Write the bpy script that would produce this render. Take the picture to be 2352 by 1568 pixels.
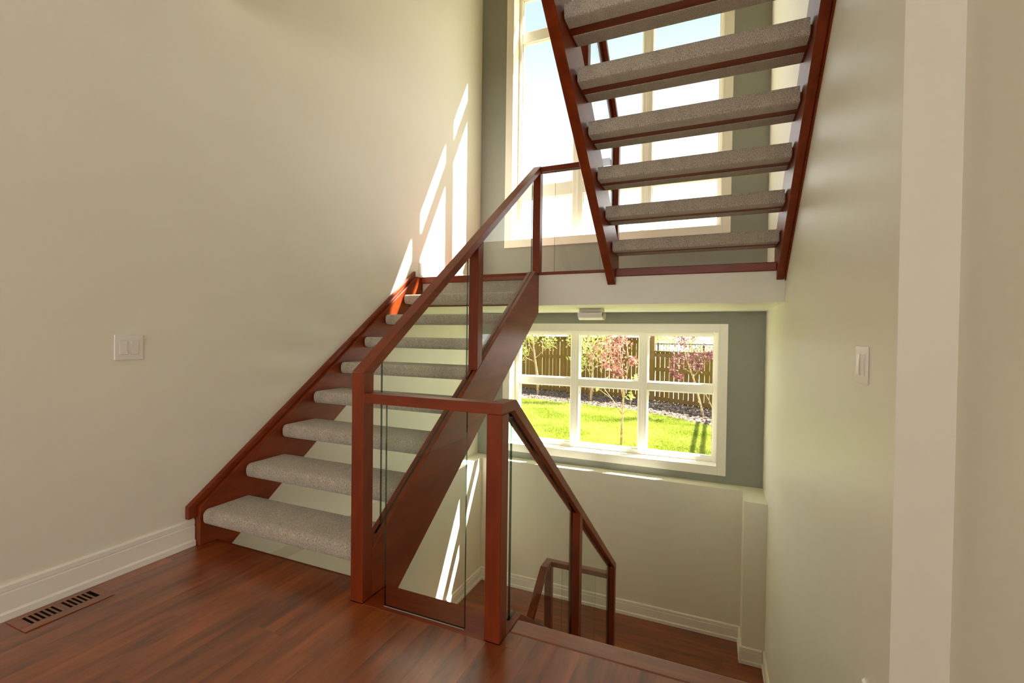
import bpy, bmesh, math, random
import numpy as np
from mathutils import Vector, Matrix

for o in list(bpy.data.objects):
    bpy.data.objects.remove(o)
scene = bpy.context.scene
COL = scene.collection

# ------------------------------------------------------------------ camera
F_PX, YAW, PITCH, ROLL, CAM_Z = 1080.03, 0.4074, -0.0140, 0.0131, 1.115
cam_d = bpy.data.cameras.new('camera')
cam_d.sensor_fit = 'HORIZONTAL'
cam_d.sensor_width = 36.0
cam_d.lens = F_PX / 2352 * 36.0
cam_d.clip_start, cam_d.clip_end = 0.05, 500
cam = bpy.data.objects.new('camera', cam_d)
COL.objects.link(cam)
_r = Vector((math.cos(YAW), math.sin(YAW), 0))
_f = Vector((-math.sin(YAW), math.cos(YAW), 0))
_u = Vector((0, 0, 1))
_fw = math.cos(PITCH) * _f + math.sin(PITCH) * _u
_up = -math.sin(PITCH) * _f + math.cos(PITCH) * _u
_rr = math.cos(ROLL) * _r + math.sin(ROLL) * _up
_uu = -math.sin(ROLL) * _r + math.cos(ROLL) * _up
m = Matrix.Identity(4)
for i in range(3):
    m[i][0], m[i][1], m[i][2] = _rr[i], _uu[i], -_fw[i]
m[2][3] = CAM_Z
cam.matrix_world = m
scene.camera = cam

# ------------------------------------------------------------------ sky, sun, exposure
SKY, SUN = 2.1, 17.0
scene.view_settings.view_transform = 'Standard'
scene.view_settings.look = 'None'
scene.view_settings.gamma = 1.0
scene.view_settings.use_curve_mapping = False
scene.view_settings.exposure = 1.08
scene.cycles.max_bounces = 16
scene.cycles.diffuse_bounces = 10
scene.cycles.transparent_max_bounces = 24

world = bpy.data.worlds.new('world')
scene.world = world
world.use_nodes = True
wn, wl = world.node_tree.nodes, world.node_tree.links
wn.clear()
w_out = wn.new('ShaderNodeOutputWorld')
w_bg = wn.new('ShaderNodeBackground')
w_tc = wn.new('ShaderNodeTexCoord')
w_sep = wn.new('ShaderNodeSeparateXYZ')
w_ramp = wn.new('ShaderNodeValToRGB')
e = w_ramp.color_ramp.elements
e[0].position, e[0].color = 0.0, (1.35, 1.34, 1.30, 1)
e[1].position, e[1].color = 1.0, (0.09, 0.15, 0.28, 1)
for p, c in ((0.26, (0.80, 0.80, 0.80, 1)), (0.40, (0.29, 0.305, 0.31, 1)), (0.54, (0.185, 0.232, 0.248, 1))):
    q = e.new(p)
    q.color = c
w_noise = wn.new('ShaderNodeTexNoise')
w_noise.inputs['Scale'].default_value = 5.0
w_noise.inputs['Detail'].default_value = 6.0
w_cr = wn.new('ShaderNodeValToRGB')
w_cr.color_ramp.elements[0].position, w_cr.color_ramp.elements[1].position = 0.66, 0.80
w_mix = wn.new('ShaderNodeMixRGB')
w_mix.inputs[2].default_value = (1.0, 0.99, 0.97, 1)
w_bg.inputs['Strength'].default_value = SKY
wl.new(w_tc.outputs['Generated'], w_sep.inputs[0])
wl.new(w_sep.outputs['Z'], w_ramp.inputs[0])
wl.new(w_tc.outputs['Generated'], w_noise.inputs['Vector'])
wl.new(w_noise.outputs['Fac'], w_cr.inputs[0])
wl.new(w_cr.outputs[0], w_mix.inputs[0])
wl.new(w_ramp.outputs[0], w_mix.inputs[1])
wl.new(w_mix.outputs[0], w_bg.inputs['Color'])
wl.new(w_bg.outputs[0], w_out.inputs[0])

sun_d = bpy.data.lights.new('sun', 'SUN')
sun_d.energy = SUN
sun_d.angle = 0.0093
sun_d.color = (1.0, 0.955, 0.88)
sun = bpy.data.objects.new('sun', sun_d)
COL.objects.link(sun)
sun.rotation_euler = Vector((-1, -0.782, -1.47)).to_track_quat('-Z', 'Y').to_euler()
sun.location = (8, 8, 12)

# ------------------------------------------------------------------ materials
def srgb(r, g, b):
    f = lambda c: (c / 255 / 12.92) if c / 255 <= 0.04045 else ((c / 255 + 0.055) / 1.055) ** 2.4
    return (f(r), f(g), f(b), 1)

def mat(name):
    m = bpy.data.materials.new(name)
    m.use_nodes = True
    n, l = m.node_tree.nodes, m.node_tree.links
    n.clear()
    out = n.new('ShaderNodeOutputMaterial')
    b = n.new('ShaderNodeBsdfPrincipled')
    l.new(b.outputs[0], out.inputs[0])
    return m, n, l, b

def noise_col(n, l, b, c0, c1, scale, stretch=(1, 1, 1), detail=4, lo=0.35, hi=0.65, coord='Object', rand=0.0):
    tc = n.new('ShaderNodeTexCoord')
    mp = n.new('ShaderNodeMapping')
    mp.inputs['Scale'].default_value = stretch
    nz = n.new('ShaderNodeTexNoise')
    nz.inputs['Scale'].default_value = scale
    nz.inputs['Detail'].default_value = detail
    cr = n.new('ShaderNodeValToRGB')
    cr.color_ramp.elements[0].position, cr.color_ramp.elements[0].color = lo, c0
    cr.color_ramp.elements[1].position, cr.color_ramp.elements[1].color = hi, c1
    l.new(tc.outputs[coord], mp.inputs[0])
    if rand:
        oi = n.new('ShaderNodeObjectInfo')
        mul = n.new('ShaderNodeVectorMath')
        mul.operation = 'SCALE'
        mul.inputs[0].default_value = (13.0, 7.0, 5.0)
        l.new(oi.outputs['Random'], mul.inputs['Scale'])
        l.new(mul.outputs[0], mp.inputs['Location'])
    l.new(mp.outputs[0], nz.inputs['Vector'])
    l.new(nz.outputs['Fac'], cr.inputs[0])
    col = cr.outputs[0]
    if rand:
        hsv = n.new('ShaderNodeHueSaturation')
        mr = n.new('ShaderNodeMapRange')
        mr.inputs[3].default_value, mr.inputs[4].default_value = 1 - rand, 1 + rand
        l.new(oi.outputs['Random'], mr.inputs[0])
        l.new(mr.outputs[0], hsv.inputs['Value'])
        l.new(col, hsv.inputs['Color'])
        col = hsv.outputs[0]
    l.new(col, b.inputs['Base Color'])
    return nz, mp, col

def bump(n, l, b, src, strength, dist=0.002):
    bp = n.new('ShaderNodeBump')
    bp.inputs['Strength'].default_value = strength
    bp.inputs['Distance'].default_value = dist
    l.new(src, bp.inputs['Height'])
    l.new(bp.outputs[0], b.inputs['Normal'])

def paint(name, c, rough=0.6, spec=0.3, orange=0.10, scale=420):
    m, n, l, b = mat(name)
    nz, mp, _ = noise_col(n, l, b, tuple(x * 0.985 for x in c[:3]) + (1,), tuple(min(1, x * 1.012) for x in c[:3]) + (1,), 1.3, detail=2)
    b.inputs['Roughness'].default_value = rough
    b.inputs['Specular IOR Level'].default_value = spec
    n2 = n.new('ShaderNodeTexNoise')
    n2.inputs['Scale'].default_value = scale
    l.new(mp.outputs[0], n2.inputs['Vector'])
    bump(n, l, b, n2.outputs['Fac'], orange, 0.001)
    return m

def wood(name, dark, light, axis, rough=0.28, rand=0.0, scale=9.0, stretch=14, coat=0.25, bumpy=0.05, spec=0.4):
    m, n, l, b = mat(name)
    st = [stretch] * 3
    st['xyz'.index(axis)] = 1.0
    nz, mp, col = noise_col(n, l, b, dark, light, scale / 3, st, 6, 0.30, 0.72, rand=rand)
    nz.inputs['Roughness'].default_value = 0.62
    nz.inputs['Distortion'].default_value = 0.5
    b.inputs['Roughness'].default_value = rough
    b.inputs['Specular IOR Level'].default_value = spec
    b.inputs['Coat Weight'].default_value = coat
    b.inputs['Coat Roughness'].default_value = 0.26
    if bumpy:
        bump(n, l, b, nz.outputs['Fac'], bumpy, 0.002)
    return m

WALL_C = srgb(236, 232, 216)
M = {}
M['wall'] = paint('wall_paint', WALL_C, 0.42, 0.35)
M['ceil'] = paint('ceiling_paint', srgb(236, 232, 222), 0.8, 0.2)
M['accent'] = paint('grey_accent_paint', srgb(150, 152, 142), 0.5, 0.3)
M['trim'] = paint('white_trim_paint', srgb(247, 243, 232), 0.30, 0.45, 0.0)
M['plastic'] = paint('white_plastic', srgb(238, 234, 226), 0.25, 0.5, 0.0)
M['plastic2'] = paint('ivory_plastic', srgb(214, 206, 192), 0.3, 0.5, 0.0)
RED_D, RED_L = srgb(103, 34, 6), srgb(137, 54, 12)
for ax in 'xyz':
    M['red' + ax] = wood('stained_wood_' + ax, RED_D, RED_L, ax, rough=0.36, coat=0.06, bumpy=0.0, scale=7, stretch=6, spec=0.33)
M['plank'] = wood('floor_plank', srgb(88, 36, 10), srgb(174, 88, 31), 'y', rough=0.34, rand=0.05, scale=5, stretch=7, coat=0.85, bumpy=0.015, spec=0.6)
M['plankx'] = wood('landing_plank', srgb(90, 36, 10), srgb(156, 74, 27), 'x', rough=0.34, rand=0.05, scale=5, stretch=7, coat=0.7, bumpy=0.015, spec=0.6)
M['nickel'] = paint('satin_grey_metal', srgb(206, 200, 184), 0.35, 0.5, 0.0)
M['dark'] = paint('near_black', srgb(16, 10, 8), 0.8, 0.1, 0.0)  # stands in for shadow in grooves, vent slots and lamp; also subfloor

def carpet_mat():
    m, n, l, b = mat('taupe_carpet')
    nz, mp, col = noise_col(n, l, b, srgb(122, 112, 96), srgb(214, 202, 182), 330, (1, 0.5, 0.4), 5, 0.30, 0.70)
    n3 = n.new('ShaderNodeTexNoise')
    n3.inputs['Scale'].default_value = 24
    n3.inputs['Detail'].default_value = 3
    l.new(mp.outputs[0], n3.inputs['Vector'])
    mr = n.new('ShaderNodeMapRange')
    mr.inputs[3].default_value, mr.inputs[4].default_value = 0.78, 1.20
    l.new(n3.outputs['Fac'], mr.inputs[0])
    hs = n.new('ShaderNodeHueSaturation')
    l.new(mr.outputs[0], hs.inputs['Value'])
    l.new(col, hs.inputs['Color'])
    l.new(hs.outputs[0], b.inputs['Base Color'])
    b.inputs['Roughness'].default_value = 0.95
    b.inputs['Specular IOR Level'].default_value = 0.1
    b.inputs['Sheen Weight'].default_value = 0.3
    b.inputs['Sheen Roughness'].default_value = 0.6
    n2 = n.new('ShaderNodeTexVoronoi')
    n2.inputs['Scale'].default_value = 340
    l.new(mp.outputs[0], n2.inputs['Vector'])
    bump(n, l, b, n2.outputs['Distance'], 0.6, 0.003)
    return m
M['carpet'] = carpet_mat()

def glass_mat(name, tint, refl=1.0):
    m = bpy.data.materials.new(name)
    m.use_nodes = True
    n, l = m.node_tree.nodes, m.node_tree.links
    n.clear()
    out = n.new('ShaderNodeOutputMaterial')
    tr = n.new('ShaderNodeBsdfTransparent')
    tr.inputs[0].default_value = tint
    gl = n.new('ShaderNodeBsdfGlossy')
    gl.inputs['Roughness'].default_value = 0.0
    geo = n.new('ShaderNodeNewGeometry')
    dt = n.new('ShaderNodeVectorMath')
    dt.operation = 'DOT_PRODUCT'
    l.new(geo.outputs['Incoming'], dt.inputs[0])
    l.new(geo.outputs['Normal'], dt.inputs[1])
    prev = dt.outputs['Value']
    for op, val in (('ABSOLUTE', None), ('SUBTRACT', 1.0), ('POWER', 5.0), ('MULTIPLY_ADD', 0.95 * refl)):
        mu = n.new('ShaderNodeMath')
        mu.operation = op
        if op == 'SUBTRACT':
            mu.inputs[0].default_value = val
            l.new(prev, mu.inputs[1])
        else:
            l.new(prev, mu.inputs[0])
            if val is not None:
                mu.inputs[1].default_value = val
            if op == 'MULTIPLY_ADD':
                mu.inputs[2].default_value = 0.04 * refl
        prev = mu.outputs[0]
    mx = n.new('ShaderNodeMixShader')
    l.new(mu.outputs[0], mx.inputs[0])
    l.new(tr.outputs[0], mx.inputs[1])
    l.new(gl.outputs[0], mx.inputs[2])
    l.new(mx.outputs[0], out.inputs[0])
    return m
M['glass'] = glass_mat('clear_glass', (0.965, 0.985, 0.97, 1), 0.45)
M['pane'] = glass_mat('window_glass', (0.97, 0.985, 0.975, 1), 0.10)
M['edge'] = glass_mat('green_glass_edge', (0.10, 0.16, 0.13, 1), 2.0)

# ------------------------------------------------------------------ builders
WL = {}     # world location of every object
def link(name, verts, faces, material, parent=None, smooth=False, mats=None, fmat=None):
    V = np.array(verts, dtype=float)
    lo, hi = V.min(0), V.max(0)
    c = np.array([(lo[0] + hi[0]) / 2, (lo[1] + hi[1]) / 2, lo[2]])
    me = bpy.data.meshes.new(name)
    me.from_pydata((V - c).tolist(), [], [list(f) for f in faces])
    for mm in (mats or [material]):
        me.materials.append(mm)
    if fmat:
        me.polygons.foreach_set('material_index', fmat)
    if smooth:
        me.polygons.foreach_set('use_smooth', [True] * len(me.polygons))
    me.update()
    o = bpy.data.objects.new(name, me)
    COL.objects.link(o)
    base = np.zeros(3)
    if parent is not None:
        o.parent = parent
        base = WL[parent.name]
    o.location = (c - base).tolist()
    WL[o.name] = c
    return o

def tag(o, label=None, cat=None, group=None, kind=None):
    if label: o['label'] = label
    if cat: o['category'] = cat
    if group: o['group'] = group
    if kind: o['kind'] = kind
    return o

def thing(name, loc, label, cat, group=None):
    o = bpy.data.objects.new(name, None)
    COL.objects.link(o)
    o.empty_display_size = 0.1
    o.location = loc
    WL[o.name] = np.array(loc, float)
    return tag(o, label, cat, group)

BOXF = [(0, 1, 2, 3), (7, 6, 5, 4), (0, 4, 5, 1), (1, 5, 6, 2), (2, 6, 7, 3), (3, 7, 4, 0)]
def box_vf(x, y, z):
    (x0, x1), (y0, y1), (z0, z1) = x, y, z
    v = [(x0, y0, z0), (x0, y1, z0), (x1, y1, z0), (x1, y0, z0), (x0, y0, z1), (x0, y1, z1), (x1, y1, z1), (x1, y0, z1)]
    return v, BOXF

def bevel_vf(v, f, bev, seg=1):
    bm = bmesh.new()
    vs = [bm.verts.new(p) for p in v]
    for q in f:
        bm.faces.new([vs[i] for i in q])
    bmesh.ops.recalc_face_normals(bm, faces=bm.faces)
    if bev:
        ed = [e_ for e_ in bm.edges if len(e_.link_faces) == 2 and e_.calc_face_angle() > 0.4]
        bmesh.ops.bevel(bm, geom=ed, offset=bev, segments=seg, affect='EDGES', profile=0.5)
    bm.verts.index_update()
    vv = [tuple(p.co) for p in bm.verts]
    ff = [[p.index for p in q.verts] for q in bm.faces]
    bm.free()
    return vv, ff

def box(name, x, y, z, material, parent=None, bev=0.0, seg=1):
    v, f = box_vf(sorted(x), sorted(y), sorted(z))
    v, f = bevel_vf(v, f, bev, seg)
    return link(name, v, f, material, parent)

def prism_vf(poly, axis, a0, a1):
    """poly in the two remaining axes (y,z)/(x,z)/(x,y)."""
    k = len(poly)
    def P(p, a):
        if axis == 'x': return (a, p[0], p[1])
        if axis == 'y': return (p[0], a, p[1])
        return (p[0], p[1], a)
    v = [P(p, a0) for p in poly] + [P(p, a1) for p in poly]
    f = [list(range(k)), list(range(2 * k - 1, k - 1, -1))]
    f += [(i, i + k, (i + 1) % k + k, (i + 1) % k) for i in range(k)]
    return v, f

def prism(name, poly, axis, a0, a1, material, parent=None, bev=0.0, seg=1, smooth=False):
    v, f = prism_vf(poly, axis, a0, a1)
    v, f = bevel_vf(v, f, bev, seg)
    return link(name, v, f, material, parent, smooth)

def boxes(name, lst, material, parent=None):
    V, Fc = [], []
    for x, y, z in lst:
        v, f = box_vf(sorted(x), sorted(y), sorted(z))
        Fc += [[i + len(V) for i in q] for q in f]
        V += v
    return link(name, V, Fc, material, parent)

def grid_wall(name, axis, a, b_, z, t, holes, material):
    """wall slab: axis 'y' -> plane of constant y spanning x range a..b_; t=(near, far)."""
    us = sorted(set([a, b_] + [h[0] for h in holes] + [h[1] for h in holes]))
    zs = sorted(set([z[0], z[1]] + [h[2] for h in holes] + [h[3] for h in holes]))
    lst = []
    for i in range(len(us) - 1):
        run = None
        for j in range(len(zs) - 1):
            cu, cz = (us[i] + us[i + 1]) / 2, (zs[j] + zs[j + 1]) / 2
            if any(h[0] < cu < h[1] and h[2] < cz < h[3] for h in holes):
                continue
            if axis == 'y':
                lst.append(((us[i], us[i + 1]), t, (zs[j], zs[j + 1])))
            else:
                lst.append((t, (us[i], us[i + 1]), (zs[j], zs[j + 1])))
    return tag(boxes(name, lst, material), kind='structure')

def tube_vf(pts, radii, k=8):
    V, Fc = [], []
    pts = [Vector(p) for p in pts]
    for i, p in enumerate(pts):
        d = (pts[min(i + 1, len(pts) - 1)] - pts[max(i - 1, 0)]).normalized()
        a = d.orthogonal().normalized()
        b2 = d.cross(a)
        for j in range(k):
            t = 2 * math.pi * j / k
            V.append(tuple(p + radii[i] * (math.cos(t) * a + math.sin(t) * b2)))
    for i in range(len(pts) - 1):
        for j in range(k):
            Fc.append((i * k + j, i * k + (j + 1) % k, (i + 1) * k + (j + 1) % k, (i + 1) * k + j))
    Fc.append(list(range(k))[::-1])
    Fc.append([(len(pts) - 1) * k + j for j in range(k)])
    return V, Fc

# ------------------------------------------------------------------ measured layout
XL, XR, YB = -2.479, 0.419, 4.787          # left wall, right wall, grey window wall
XS, XA0, XA1 = -2.429, -1.378, -1.315      # tread ends / outer stringer of the first flight
XB0, XB1 = -0.754, -0.692                  # newel line by the well
XU2, XU3 = 0.368, 0.411
YN, YN1 = 1.524, 1.586                     # newel depth
YLD, ZLD, ZSO = 3.583, 1.62, 1.356         # half landing front, top, soffit
ZF2, ZLG = -1.589, -0.243                  # lower landing, ledge
XL2, YB2, XRB, YRB = -2.342, 4.631, 0.2475, 4.343
YC, XR2 = 1.462, 0.537
YE = 1.667
R, G = 0.18, 0.2424
SL = R / G
nose = lambda y: R + SL * (y - 1.596)            # nosing line, first flight
noseu = lambda y: ZLD + R + SL * (3.650 - y)     # nosing line, upper flight
nosed = lambda y: -SL * (y - 1.694)              # nosing line, flight down
ZTOP = 5.6

# ------------------------------------------------------------------ shell
UW = dict(x0=-2.095, x1=0.042, z0=2.147, z1=4.93)
LW = dict(x0=-2.095, x1=0.042, z0=-0.098, z1=1.172)
grid_wall('wall_back', 'y', XL - 0.3, XR + 0.3, (ZLG - 0.05, ZTOP), (YB, 5.06),
          [(UW['x0'], UW['x1'], UW['z0'], UW['z1']), (LW['x0'], LW['x1'], LW['z0'], LW['z1'])], M['accent'])
tag(boxes('wall_back_lower', [((XL - 0.3, XRB), (YB2, 5.06), (-3.2, ZLG)), ((XRB, XR + 0.3), (YRB, 5.06), (-3.2, ZLG))], M['wall']), kind='structure')
tag(boxes('wall_left', [((XL - 0.3, XL), (-4.8, YB), (ZLG, ZTOP)), ((XL - 0.3, XL2), (1.70, YB2), (-3.2, ZLG))], M['wall']), kind='structure')
tag(boxes('wall_right', [((XR, XR2), (YC, YB), (-3.2, ZTOP)), ((XR2, XR + 0.3), (YC, YB), (-3.2, ZTOP))], M['wall']), kind='structure')
tag(box('wall_right_near', (XR2, XR2 + 0.14), (0.55, YC + 0.001), (0, 2.90), M['wall']), kind='structure')
# the room the picture is taken from, out of view behind the camera
grid_wall('wall_front', 'y', XL - 0.3, 4.4, (0, 2.90), (-4.8, -4.6), [(-2.1, 0.5, 0.45, 2.45), (1.2, 3.6, 0.45, 2.45)], M['wall'])  # window openings guessed and sized to let in fill light
grid_wall('wall_side', 'x', -4.6, 0.75, (0, 2.90), (4.2, 4.4), [], M['wall'])
tag(box('wall_hall', (XR2 + 0.14, 4.4), (0.55, 0.75), (0, 2.90), M['wall']), kind='structure')
tag(boxes('ceiling', [((XL - 0.3, 4.4), (-4.8, 0.55), (2.90, 3.1)), ((XL - 0.3, XR2 + 0.14), (0.55, 1.63), (2.90, 3.1))], M['ceil']), kind='structure')
tag(box('ceiling_stairwell', (XL - 0.3, XR + 0.3), (-1.7, 5.06), (ZTOP, ZTOP + 0.2), M['ceil']), kind='structure')
tag(box('floor_upper', (XL - 0.001, XR2 + 0.14), (-1.5, 1.66), (3.1, 3.24), M['plank']), kind='structure')
tag(box('wall_upper_hall', (XL - 0.3, XR + 0.3), (-1.7, -1.5), (3.1, ZTOP), M['wall']), kind='structure')
tag(box('wall_upper_right', (XR2, XR + 0.3), (-1.5, YC), (3.1, ZTOP), M['wall']), kind='structure')
tag(box('floor_basement', (XL - 0.3, XR + 0.3), (1.3, 5.06), (-3.3, -3.2), M['carpet']), kind='structure')  # unseen; pale carpet put in to bounce light up the stair well
tag(box('wall_under_floor', (XL - 0.3, XR + 0.3), (1.3, 1.45), (-3.2, -0.33), M['wall']), kind='structure')

def window_frames(name, W, cols, rows, casing, sill_lo):
    """window: casing boards, jamb liners, frame bars and one pane per light."""
    x0, x1, z0, z1 = W['x0'], W['x1'], W['z0'], W['z1']
    root = thing(name, ((x0 + x1) / 2, YB, z0), None, None)
    root['kind'] = 'structure'
    c, py = casing, YB - 0.02
    t = 0.002
    # casing boards (mitre left out: butt joints)
    box('casing', (x0 - c, x0), (py, YB - t), (z0 - c, z1 + c), M['trim'], root, 0.002)
    box('casing', (x1, x1 + c), (py, YB - t), (z0 - c, z1 + c), M['trim'], root, 0.002)
    box('casing', (x0, x1), (py, YB - t), (z1, z1 + c), M['trim'], root, 0.002)
    box('casing', (x0, x1), (py, YB - t), (z0 - c, z0), M['trim'], root, 0.002)
    # jamb liners
    j = 0.012
    box('jamb', (x0, x0 + j), (py, 4.93), (z0, z1), M['trim'], root)
    box('jamb', (x1 - j, x1), (py, 4.93), (z0, z1), M['trim'], root)
    box('jamb', (x0 + j, x1 - j), (py, 4.93), (z1 - j, z1), M['trim'], root)
    box('sill', (x0 + j, x1 - j), (py, 4.93), (z0, z0 + j), M['trim'], root)
    # frame
    ys = (4.925, 4.995)
    xe = [x0 + j] + [q for cc in cols for q in cc] + [x1 - j]
    for i in range(0, len(xe), 2):
        nm = 'frame_stile' if i in (0, len(xe) - 2) else 'mullion'
        box(nm, (xe[i], xe[i + 1]), ys, (z0 + j, z1 - j), M['trim'], root, 0.003)
    ze = [z0 + j] + [q for r_ in rows for q in r_] + [z1 - j]
    for cc in cols:
        for i in range(0, len(ze), 2):
            box('glazing_bar', cc, (ys[0] + 0.004, ys[1] - 0.004), (ze[i], ze[i + 1]), M['trim'], root, 0.003)
        for r_ in rows:
            # stepped glazing bead round each pane, then the pane
            bd = 0.010
            v = []
            boxes('glazing_bead', [((cc[0], cc[0] + bd), (4.945, 4.975), r_), ((cc[1] - bd, cc[1]), (4.945, 4.975), r_),
                                   ((cc[0] + bd, cc[1] - bd), (4.945, 4.975), (r_[0], r_[0] + bd)),
                                   ((cc[0] + bd, cc[1] - bd), (4.945, 4.975), (r_[1] - bd, r_[1]))], M['trim'], root)
            box('pane', (cc[0] + bd, cc[1] - bd), (4.957, 4.963), (r_[0] + bd, r_[1] - bd), M['pane'], root)
    # thin face line on the mullions
    for i in range(2, len(xe) - 2, 2):
        xm = (xe[i] + xe[i + 1]) / 2
        box('mullion_bead', (xm - 0.012, xm + 0.012), (ys[0] - 0.006, ys[0]), (z0 + j, z1 - j), M['trim'], root, 0.002)
    return root
window_frames('window_1', UW, [(-2.045, -1.440), (-1.325, -0.715), (-0.615, 0.004)], [(2.185, 2.645), (2.785, 4.385), (4.505, 4.870)], 0.072, 0)
window_frames('window_2', LW, [(-2.030, -1.428), (-1.338, -0.710), (-0.624, -0.006)], [(-0.042, 0.572), (0.655, 1.130)], 0.070, 0)

# ------------------------------------------------------------------ main floor of planks
random.seed(7)
floor = tag(boxes('floor', [((XL - 0.05, XR2 + 0.14), (-4.6, YN - 0.004), (-0.32, -0.016)), ((XR2 + 0.14, 4.3), (-4.6, 0.65), (-0.32, -0.016)),
                            ((XL, XA0 - 0.012), (YN - 0.004, YE), (-0.32, -0.016)), ((XA0 - 0.012, XB0 + 0.03), (YN - 0.004, YE), (-0.32, -0.03)),
                            ((XB0 + 0.03, XR2), (YN - 0.004, YE), (-0.32, -0.016))], M['dark']), kind='structure')
PW = 0.0826
REG = (-2.449, -2.300, 0.866, 1.146)     # floor register
def plank_row(x0, x1, ya, yb, parent, z=0.0, lens=(0.7, 1.6), axis='y', mt=None):
    y = ya
    first = True
    while y < yb - 1e-4:
        L_ = random.uniform(*lens)
        if first:
            L_ *= random.uniform(0.3, 1.0)
            first = False
        e_ = min(y + L_, yb)
        if yb - e_ < 0.18:
            e_ = yb
        if axis == 'y':
            v, f = box_vf((x0, x1), (y + 0.00005, e_ - 0.00005), (z - 0.0155, z + 0.0))
        else:
            v, f = box_vf((y + 0.00005, e_ - 0.00005), (x0, x1), (z - 0.0155, z + 0.0))
        v, f = bevel_vf(v, f, 0.00015)
        link('plank', v, f, mt or M['plank'], parent)
        y = e_
x = XL + 0.002
while x < XR2 - 0.003:
    xe = min(x + PW, XR2 - 0.001)
    end = YE - 0.001 if xe <= XA0 - 0.012 else (YN - 0.0003 if x < XB1 else 1.606)
    if x < XA0 - 0.012 < xe or x < XB1 < xe:
        end = YN - 0.0003
        if x < XA0:
            v, f = box_vf((x + 0.00005, XA0 - 0.0004), (YN - 0.0002, YE - 0.001), (-0.0155, 0))
            link('plank', v, f, M['plank'], floor)
    plank_row(x + 0.00005, xe - 0.00005, -2.2, end, floor)
    x += PW
# big boards where only the room behind the camera continues
x = XL + 0.002
while x < 4.2:
    xe = min(x + 4 * PW, 4.2)
    v, f = box_vf((x, xe - 0.0006), (-4.6, -2.201 if x < XR2 - 0.3 else 0.5), (-0.0155, 0))
    if not (XR2 - 0.3 <= x < XR2):
        link('floor_board', v, f, M['plank'], floor)
    x += 4 * PW
# stair-edge nosing board of the floor, returned to the newel
box('nosing_board', (XB1 + 0.0004, XR - 0.002), (1.607, 1.694), (-0.022, 0.0015), M['plankx'], floor, 0.006, 2)
box('edge_board', (XB1 + 0.0004, XB1 + 0.06), (YN + 0.001, 1.606), (-0.0155, 0.0006), M['plank'], floor, 0.0006)
tag(box('trim_1', (XL, XA0 - 0.002), (YE, YE + 0.018), (-0.32, -0.002), M['redx'], None, 0.002), kind='structure')
tag(box('trim_2', (XA1 + 0.002, XB0 - 0.002), (YE, YE + 0.018), (-0.32, -0.012), M['redx'], None, 0.002), kind='structure')

# lower landing floor
fl2 = tag(box('floor_lower_landing', (XL2, XR), (3.70, YB2), (ZF2 - 0.28, ZF2 - 0.016), M['dark']), kind='structure')
y = 3.700
while y < YB2 - 0.003:
    ye = min(y + PW, YB2 - 0.001)
    if y < YRB < ye:
        plank_row(y + 0.00005, YRB - 0.0005, XRB, XR - 0.001, fl2, ZF2, (0.6, 1.5), 'x', M['plankx'])
    plank_row(y + 0.00005, ye - 0.00005, XL2 + 0.001, (XR if ye < YRB else XRB) - 0.001, fl2, ZF2, (0.6, 1.5), 'x', M['plankx'])
    y += PW
tag(box('trim_3', (XL2, XB1), (3.68, 3.70), (ZF2 - 0.28, ZF2), M['redx'], None, 0.002), kind='structure')

# half landing
tag(boxes('floor_half_landing', [((XL, XR), (YLD, YB), (ZSO, ZLD - 0.012))], M['wall']), kind='structure')
hl = tag(box('floor_half_landing_boards', (XL, XR), (YLD + 0.022, YB), (ZLD - 0.0119, ZLD), M['plankx']), kind='structure')
tag(prism('trim_4', [(YLD - 0.034, ZLD - 0.056), (YLD + 0.020, ZLD - 0.056), (YLD + 0.020, ZLD + 0.002), (YLD - 0.034, ZLD + 0.002)], 'x', XS + 0.001, XA0 - 0.001, M['redx'], None, 0.008, 3), kind='structure')
tag(box('trim_5', (XA1 + 0.001, XB0 - 0.001), (YLD - 0.014, YLD + 0.020), (ZLD - 0.020, ZLD + 0.003), M['redx'], None, 0.003), kind='structure')
tag(box('trim_6', (XB1 - 0.003, XU2), (YLD - 0.024, YLD + 0.020), (ZLD - 0.055, ZLD + 0.003), M['redx'], None, 0.004), kind='structure')

# ------------------------------------------------------------------ baseboards
def bb_profile(z):
    return [(0, z), (0.021, z), (0.021, z + 0.026), (0.015, z + 0.033), (0.0135, z + 0.034), (0.0135, z + 0.102), (0.009, z + 0.105),
            (0.009, z + 0.108), (0.0125, z + 0.111), (0.0125, z + 0.130), (0.006, z + 0.138), (0, z + 0.138)]
BBN = [0]
def baseboard(name, wall, a0, a1, axis, sign, z, cut0=None, cut1=None):
    pr = bb_profile(z)
    if axis == 'y':   # runs along y on wall x = wall
        v, f = prism_vf([(wall + sign * d, zz) for d, zz in pr], 'y', a0, a1)
    else:
        v, f = prism_vf([(wall + sign * d, zz) for d, zz in pr], 'x', a0, a1)
    v, f = bevel_vf(v, f, 0)
    return tag(link(name, v, f, M['trim']), kind='structure')
g_ = 0.0008
baseboard('baseboard_left', XL + g_, -4.5, 1.584, 'y', 1, g_)
baseboard('baseboard_left_lower', XL2 + g_, 3.70, YB2 - 0.022, 'y', 1, ZF2 + g_)
baseboard('baseboard_back_lower', YB2 - g_, XL2 + 0.001, XRB, 'x', -1, ZF2 + g_)
baseboard('baseboard_pier_side', XRB - g_, YRB - 0.020, YB2 - 0.022, 'y', -1, ZF2 + g_)
baseboard('baseboard_pier', YRB - g_, XRB - 0.020, XR - 0.022, 'x', -1, ZF2 + g_)
baseboard('baseboard_right_lower', XR - g_, 3.66, YRB - 0.001, 'y', -1, ZF2 + g_)
baseboard('baseboard_right', XR - g_, YC - 0.020, 1.640, 'y', -1, 0.0024)
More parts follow.
